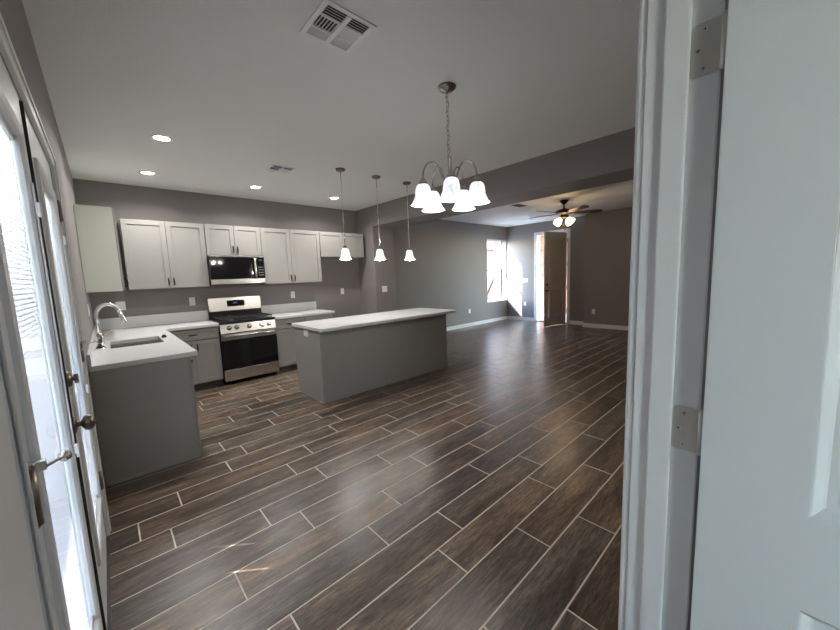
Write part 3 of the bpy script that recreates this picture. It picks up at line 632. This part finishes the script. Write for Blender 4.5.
plate('wall_outlet', Tb, .285, 1.215, 'white square outlet plate on back wall above the sink corner', 'outlet', 1, 'outlet', .098)
plate('wall_outlet', Tb, 1.095, 1.215, 'white outlet on the back wall left of the range', 'outlet')
plate('wall_outlet', Tb, 2.625, 1.215, 'white outlet on the back wall between range and fridge space', 'outlet')
plate('wall_outlet', Tb, 3.63, 1.22, 'white outlet on the back wall in the empty fridge space', 'outlet')
plate('light_switch', at_back(YW), 4.264, 1.235, 'white two-gang light switch on the wall end behind the island', 'switch', 2, 'switch')
plate('wall_outlet', at_back(YL), 7.63, .43, 'white low outlet on the living room wall left of the window', 'outlet')
plate('wall_outlet', lambda p: (XS-p[2], p[0], p[1]), 3.40, .41, 'white low outlet on the dark wall right of the front door', 'outlet')
TE = lambda p: (XF-p[2], p[0], p[1])
plate('light_switch', TE, 5.48, 1.22, 'white three-gang switch beside the front door casing', 'switch', 3, 'switch')
plate('wall_outlet', TE, 5.49, .51, 'white low outlet below the switch beside the front door', 'outlet')
plate('light_switch', at_left(0), 4.88, 1.245, 'white switch plate on the left wall behind the faucet', 'switch', 2, 'switch')
plate('wall_outlet', lambda p: (IX0-p[2], p[0], p[1]), 4.07, .815, 'white outlet on the near end of the island', 'outlet', 1, 'outlet', .118, .078)

# ------------------------------------------------------------------ ceiling fittings
def downlight(x, y, label):
    root = thing('recessed_light', (x, y, H), label, 'ceiling light', 'recessed lights over the kitchen')
    m = MB(); m.lathe([(.084, H-.0005), (.084, H-.004), (.079, H-.007), (.062, H-.007), (.058, H-.002)], (x, y, 0), n=32); m.build('trim_ring', PLASTIC, root)
    m = MB(); m.lathe([(.0595, H-.003), (.04, H-.0035), (.0001, H-.0035)], (x, y, 0), n=32); m.build('lens', LENS, root, recalc=False)
    l = bpy.data.lights.new('downlight_lamp', 'AREA'); l.shape = 'DISK'; l.size = .14; l.energy = 6; l.color = (1, .98, .94); l.spread = math.radians(150)
    o = bpy.data.objects.new('downlight_lamp', l); sc.collection.objects.link(o); o.location = (0, 0, -.012); o.parent = root
downlight(.676, 4.01, 'round recessed ceiling light nearest the camera')
downlight(.670, 5.32, 'round recessed ceiling light above the sink corner')
downlight(1.885, 5.29, 'round recessed ceiling light in front of the microwave')
downlight(3.13, 5.29, 'round recessed ceiling light near the fridge space')
def vent(cx, cy, z, label, s=.30, four=True, dark=False):
    root = thing('air_vent', (cx, cy, z), label, 'vent'); h = s/2; T = lambda p: (cx+p[0], cy+p[1], z-p[2]); MT = BRONZE if dark else PLASTIC
    m = MB(T); b = .028; m.cells([-h, -h+b, h-b, h], [-h, -h+b, h-b, h] if four else [-h*.5, -h*.5+b, h*.5-b, h*.5], lambda i, j: not (i == 1 and j == 1), .0, .006); m.build('frame', MT, root, .002)
    hv = h-b if four else h*.5-b
    m = MB(T); m.box(-h+b, h-b, -hv, hv, .0005, .0015); m.build('duct_opening', SLOT, root)
    def sl(a, b_, c, d_, along, tilt):       # louvre blades
        n = max(2, int(round(((b_-a) if along == 'y' else (d_-c))/.020)))
        for k in range(n):
            m = MB(T); t = (k+.5)/n
            if along == 'y': x = a+(b_-a)*t; m.add([(x-.008*tilt, c, .002), (x+.006*tilt, c, .011), (x+.006*tilt, d_, .011), (x-.008*tilt, d_, .002), (x-.008*tilt+.0015, c, .002), (x+.006*tilt+.0015, c, .011), (x+.006*tilt+.0015, d_, .011), (x-.008*tilt+.0015, d_, .002)], [(0,1,2,3), (4,7,6,5), (0,4,5,1), (1,5,6,2), (2,6,7,3), (3,7,4,0)])
            else: y = c+(d_-c)*t; m.add([(a, y-.008*tilt, .002), (a, y+.006*tilt, .011), (b_, y+.006*tilt, .011), (b_, y-.008*tilt, .002), (a, y-.008*tilt+.0015, .002), (a, y+.006*tilt+.0015, .011), (b_, y+.006*tilt+.0015, .011), (b_, y-.008*tilt+.0015, .002)], [(0,1,2,3), (4,7,6,5), (0,4,5,1), (1,5,6,2), (2,6,7,3), (3,7,4,0)])
            m.build('louvre', MT, root)
    g = h-b
    if four:
        sl(-g, g, -g, -g*.42, 'x', -1); sl(-g, g, g*.42, g, 'x', 1)
        sl(-g, -.012, -g*.36, g*.36, 'y', -1); sl(.012, g, -g*.36, g*.36, 'y', 1)
        m = MB(T); m.box(-.012, .012, -g, g, .0, .011); m.box(-g, g, -g*.42, -g*.36, 0, .011); m.box(-g, g, g*.36, g*.42, 0, .011); m.build('divider', MT, root)
    else: sl(-g, g, -hv, hv, 'x', 1)
vent(1.215, 1.75, H, 'large square white ceiling vent near the camera')
vent(1.86, 4.29, H, 'square white ceiling vent between the recessed lights', .28)
vent(6.72, 4.0, H2, 'dark slotted ceiling vent beside the ceiling fan', .36, False, True)

def bell(m, c, rtop, rbot, h, n=32, wav=.05):
    prof = [(rtop*.5, h), (rtop*.85, h*.985), (rtop*1.15, h*.93), (rtop*1.42, h*.80), (rtop*1.55, h*.60), (rtop*1.62, h*.42), (rbot*.80, h*.22), (rbot*.91, h*.09), (rbot*.985, h*.02), (rbot, 0), (rbot*.985, .001), (rbot*.93, h*.06), (rbot*.79, h*.17), (rtop*1.5, h*.39), (rtop*1.3, h*.65), (rtop*1.1, h*.85)]
    k = [0, 0, 0, 0, .1, .2, .5, .8, 1, 1, 1, .9, .6, .3, .1, 0]
    m.lathe(prof, c, n=n, scal=lambda i, a: wav*k[i]*math.cos(8*a))
# pendants
def pendant(x, label, lx=None):
    y = 3.87; root = thing('pendant_light', (x, y, H), label, 'pendant light')
    m = MB(); m.lathe([(.0001, H-.030), (.02, H-.030), (.050, H-.026), (.058, H-.016), (.060, H-.0005), (.0001, H-.0004)], (x, y, 0)); m.build('canopy', DNICKEL, root)
    m = MB(); m.cyl((x, y, H-.03), (x, y, 1.885), .0048, 8); m.build('stem', CHROME, root)
    m = MB(); m.tube([(x+.0065*math.cos(q*1.1), y+.0065*math.sin(q*1.1), H-.03-q*.0135) for q in range(48)], .0016, 5); m.build('cord', PLASTIC, root)
    m = MB(); m.lathe([(.0001, 1.892), (.010, 1.892), (.018, 1.882), (.026, 1.862), (.026, 1.848), (.0001, 1.847)], (x, y, 0)); m.build('socket_cap', DNICKEL, root)
    m = MB(); bell(m, (x, y, 1.712), .033, .080, .145, wav=.07); m.build('glass_shade', ALAB, root)
    m = MB(); m.lathe([(.0001, 1.700), (.018, 1.704), (.029, 1.722), (.029, 1.745), (.018, 1.775), (.012, 1.80), (.0001, 1.802)], (x, y, 0), n=18); m.build('bulb', BULB, root)
    l = bpy.data.lights.new('pendant_lamp', 'POINT'); l.energy = 4; l.color = (1, .94, .86); l.shadow_soft_size = .03
    o = bpy.data.objects.new('pendant_lamp', l); sc.collection.objects.link(o); o.location = (0, 0, 1.66-H); o.parent = root
pendant(2.437, 'leftmost of the three small glass pendants over the island')
pendant(2.975, 'middle of the three small glass pendants over the island')
pendant(3.514, 'rightmost of the three small glass pendants over the island')
# chandelier
CX, CY = 2.10, 1.77
ch = thing('chandelier', (CX, CY, H), 'five-arm brushed nickel chandelier with alabaster glass bells', 'chandelier')
m = MB(); m.lathe([(.0001, H-.034), (.02, H-.034), (.026, H-.028), (.050, H-.024), (.064, H-.012), (.066, H-.0005), (.0001, H-.0004)], (CX, CY, 0)); m.tube([(CX+.010*math.cos(t*.6), CY, H-.045+.010*math.sin(t*.6)) for t in range(11)], .0025, 6, closed=False); m.build('canopy', DNICKEL, ch)
m = MB(); z = H-.055; k = 0
while z > 2.345:
    pts = []
    for q in range(14):
        t = 2*PI*q/14; a = .0085*math.cos(t); b = .019*math.sin(t)
        pts.append((CX+(a if k % 2 else 0), CY+(0 if k % 2 else a), z+b))
    m.tube(pts, .0021, 6, closed=True); z -= .0325; k += 1
m.build('chain', NICKEL, ch)
m = MB(); m.tube([(CX+.012*math.cos(q*.7), CY+.012*math.sin(q*.7), H-.03-q*.0118) for q in range(40)], .0022, 5); m.build('cord', NICKEL, ch)
m = MB(); m.lathe([(.0001, 2.352), (.007, 2.352), (.008, 2.335), (.0075, 2.325), (.0075, 2.20), (.011, 2.195), (.016, 2.18), (.028, 2.165), (.030, 2.15), (.020, 2.135), (.010, 2.12), (.008, 2.06), (.014, 2.045), (.010, 2.02), (.006, 2.012), (.0001, 2.008)], (CX, CY, 0)); m.build('stem', NICKEL, ch)
view = math.atan2(-CY, -(CX-.14)); RS = .205
for k in range(5):
    an = view + math.radians(4) + k*2*PI/5; dx, dy = math.cos(an), math.sin(an)
    pt = lambda r, z: (CX+dx*r, CY+dy*r, z)
    arm = [pt(.015, 2.150), pt(.045, 2.17), pt(.065, 2.215), pt(.085, 2.262), pt(.115, 2.288), pt(.15, 2.286), pt(.180, 2.262), pt(.198, 2.222), pt(RS, 2.175), pt(RS, 2.15)]
    # smooth the arm
    sm_ = []
    for i in range(len(arm)-1):
        p0, p1, p2, p3 = [Vector(arm[max(0, min(len(arm)-1, i+d))]) for d in (-1, 0, 1, 2)]
        for t in (0, .33, .66): sm_.append(.5*((2*p1)+(-p0+p2)*t+(2*p0-5*p1+4*p2-p3)*t*t+(-p0+3*p1-3*p2+p3)*t**3))
    sm_.append(Vector(arm[-1]))
    m = MB(); m.tube(sm_, .006, 10); q = m.build('arm', NICKEL, ch)
    m = MB(); c = pt(RS, 0); m.lathe([(.0001, 2.172), (.014, 2.172), (.022, 2.160), (.030, 2.148), (.034, 2.128), (.030, 2.122), (.0001, 2.121)], (c[0], c[1], 0)); m.build('shade_holder', NICKEL, q)
    m = MB(); bell(m, (c[0], c[1], 1.985), .037, .090, .148, wav=.045); m.build('glass_shade', ALAB, q)
    m = MB(); m.lathe([(.0001, 2.000), (.02, 2.004), (.030, 2.024), (.028, 2.05), (.016, 2.09), (.0001, 2.11)], (c[0], c[1], 0), n=16); m.build('bulb', BULB, q)
    l = bpy.data.lights.new('chandelier_lamp', 'POINT'); l.energy = 1.3; l.color = (1, .93, .82); l.shadow_soft_size = .03
    o = bpy.data.objects.new('chandelier_lamp', l); sc.collection.objects.link(o); o.location = (c[0]-CX, c[1]-CY, 1.965-H); o.parent = ch

# ceiling fan
FX, FY = 7.07, 3.20
fan = thing('ceiling_fan', (FX, FY, H2), 'dark bronze ceiling fan with lit amber glass shades', 'ceiling fan')
m = MB(); m.lathe([(.0001, H2-.075), (.022, H2-.075), (.050, H2-.055), (.078, H2-.02), (.082, H2-.0005), (.0001, H2-.0004)], (FX, FY, 0)); m.build('canopy', BRONZE, fan)
m = MB(); m.cyl((FX, FY, H2-.07), (FX, FY, 2.69), .013, 12); m.build('downrod', BRONZE, fan)
m = MB(); m.lathe([(.0001, 2.70), (.04, 2.70), (.055, 2.685), (.12, 2.675), (.155, 2.65), (.16, 2.62), (.14, 2.60), (.08, 2.585), (.06, 2.56), (.075, 2.545), (.07, 2.52), (.0001, 2.515)], (FX, FY, 0), n=36); m.build('motor_housing', BRONZE, fan)
rdir = math.atan2(r_.y, r_.x)
for k in range(5):
    an = rdir - math.radians(8) + k*2*PI/5; ca_, sa_ = math.cos(an), math.sin(an)
    tl = math.radians(-13)
    def TT(p): # (radial, across, up) -> world with pitch
        u, v, w_ = p; v2 = v*math.cos(tl)-w_*math.sin(tl); w2 = v*math.sin(tl)+w_*math.cos(tl)
        return (FX+u*ca_-v2*sa_, FY+u*sa_+v2*ca_, 2.615+w2)
    m = MB(TT); poly = [(.20, -.05), (.26, -.062), (.66, -.072), (.70, -.06), (.72, -.03), (.72, .03), (.70, .06), (.66, .072), (.26, .062), (.20, .05)]
    m.prism(poly, -.003, .004); bl = m.build('blade', BLADE, fan)
    m = MB(TT); m.prism([(.12, -.012), (.20, -.025), (.27, -.035), (.29, 0), (.27, .035), (.20, .025), (.12, .012)], -.009, -.003); m.build('blade_bracket', BRONZE, bl)
for k in range(4):
    an = rdir + math.radians(-60) + k*PI/2; d_ = Vector((math.cos(an), math.sin(an), 0)); a = Vector((FX, FY, 2.53))
    ax = (d_*.75+Vector((0, 0, -.66))).normalized(); p = a+d_*.06
    m = MB(); m.tube([a+d_*.02, p, p+ax*.05], [.012, .012, .016], 10); q = m.build('lamp_arm', BRONZE, fan)
    m = MB(); b = p+ax*.045; m.tube([b, b+ax*.01, b+ax*.03, b+ax*.07, b+ax*.10, b+ax*.115], [.022, .03, .045, .056, .066, .074], 20, caps=False); m.build('glass_shade', WARM, q)
    m = MB(); m.tube([b+ax*.02, b+ax*.05, b+ax*.08, b+ax*.095], [.014, .026, .022, .006], 12); m.build('bulb', BULB, q)
l = bpy.data.lights.new('fan_lamp', 'POINT'); l.energy = 6; l.color = (1, .66, .34); l.shadow_soft_size = .10
o = bpy.data.objects.new('fan_lamp', l); sc.collection.objects.link(o); o.location = (0, 0, 2.40-H2); o.parent = fan
for dx_, ln in ((.02, .22), (-.02, .16)):
    m = MB(); m.cyl((FX+dx_, FY, 2.52), (FX+dx_, FY, 2.52-ln), .0025, 6); m.cyl((FX+dx_, FY, 2.52-ln), (FX+dx_, FY, 2.49-ln), .007, 8); m.build('pull_chain', BRONZE, fan)
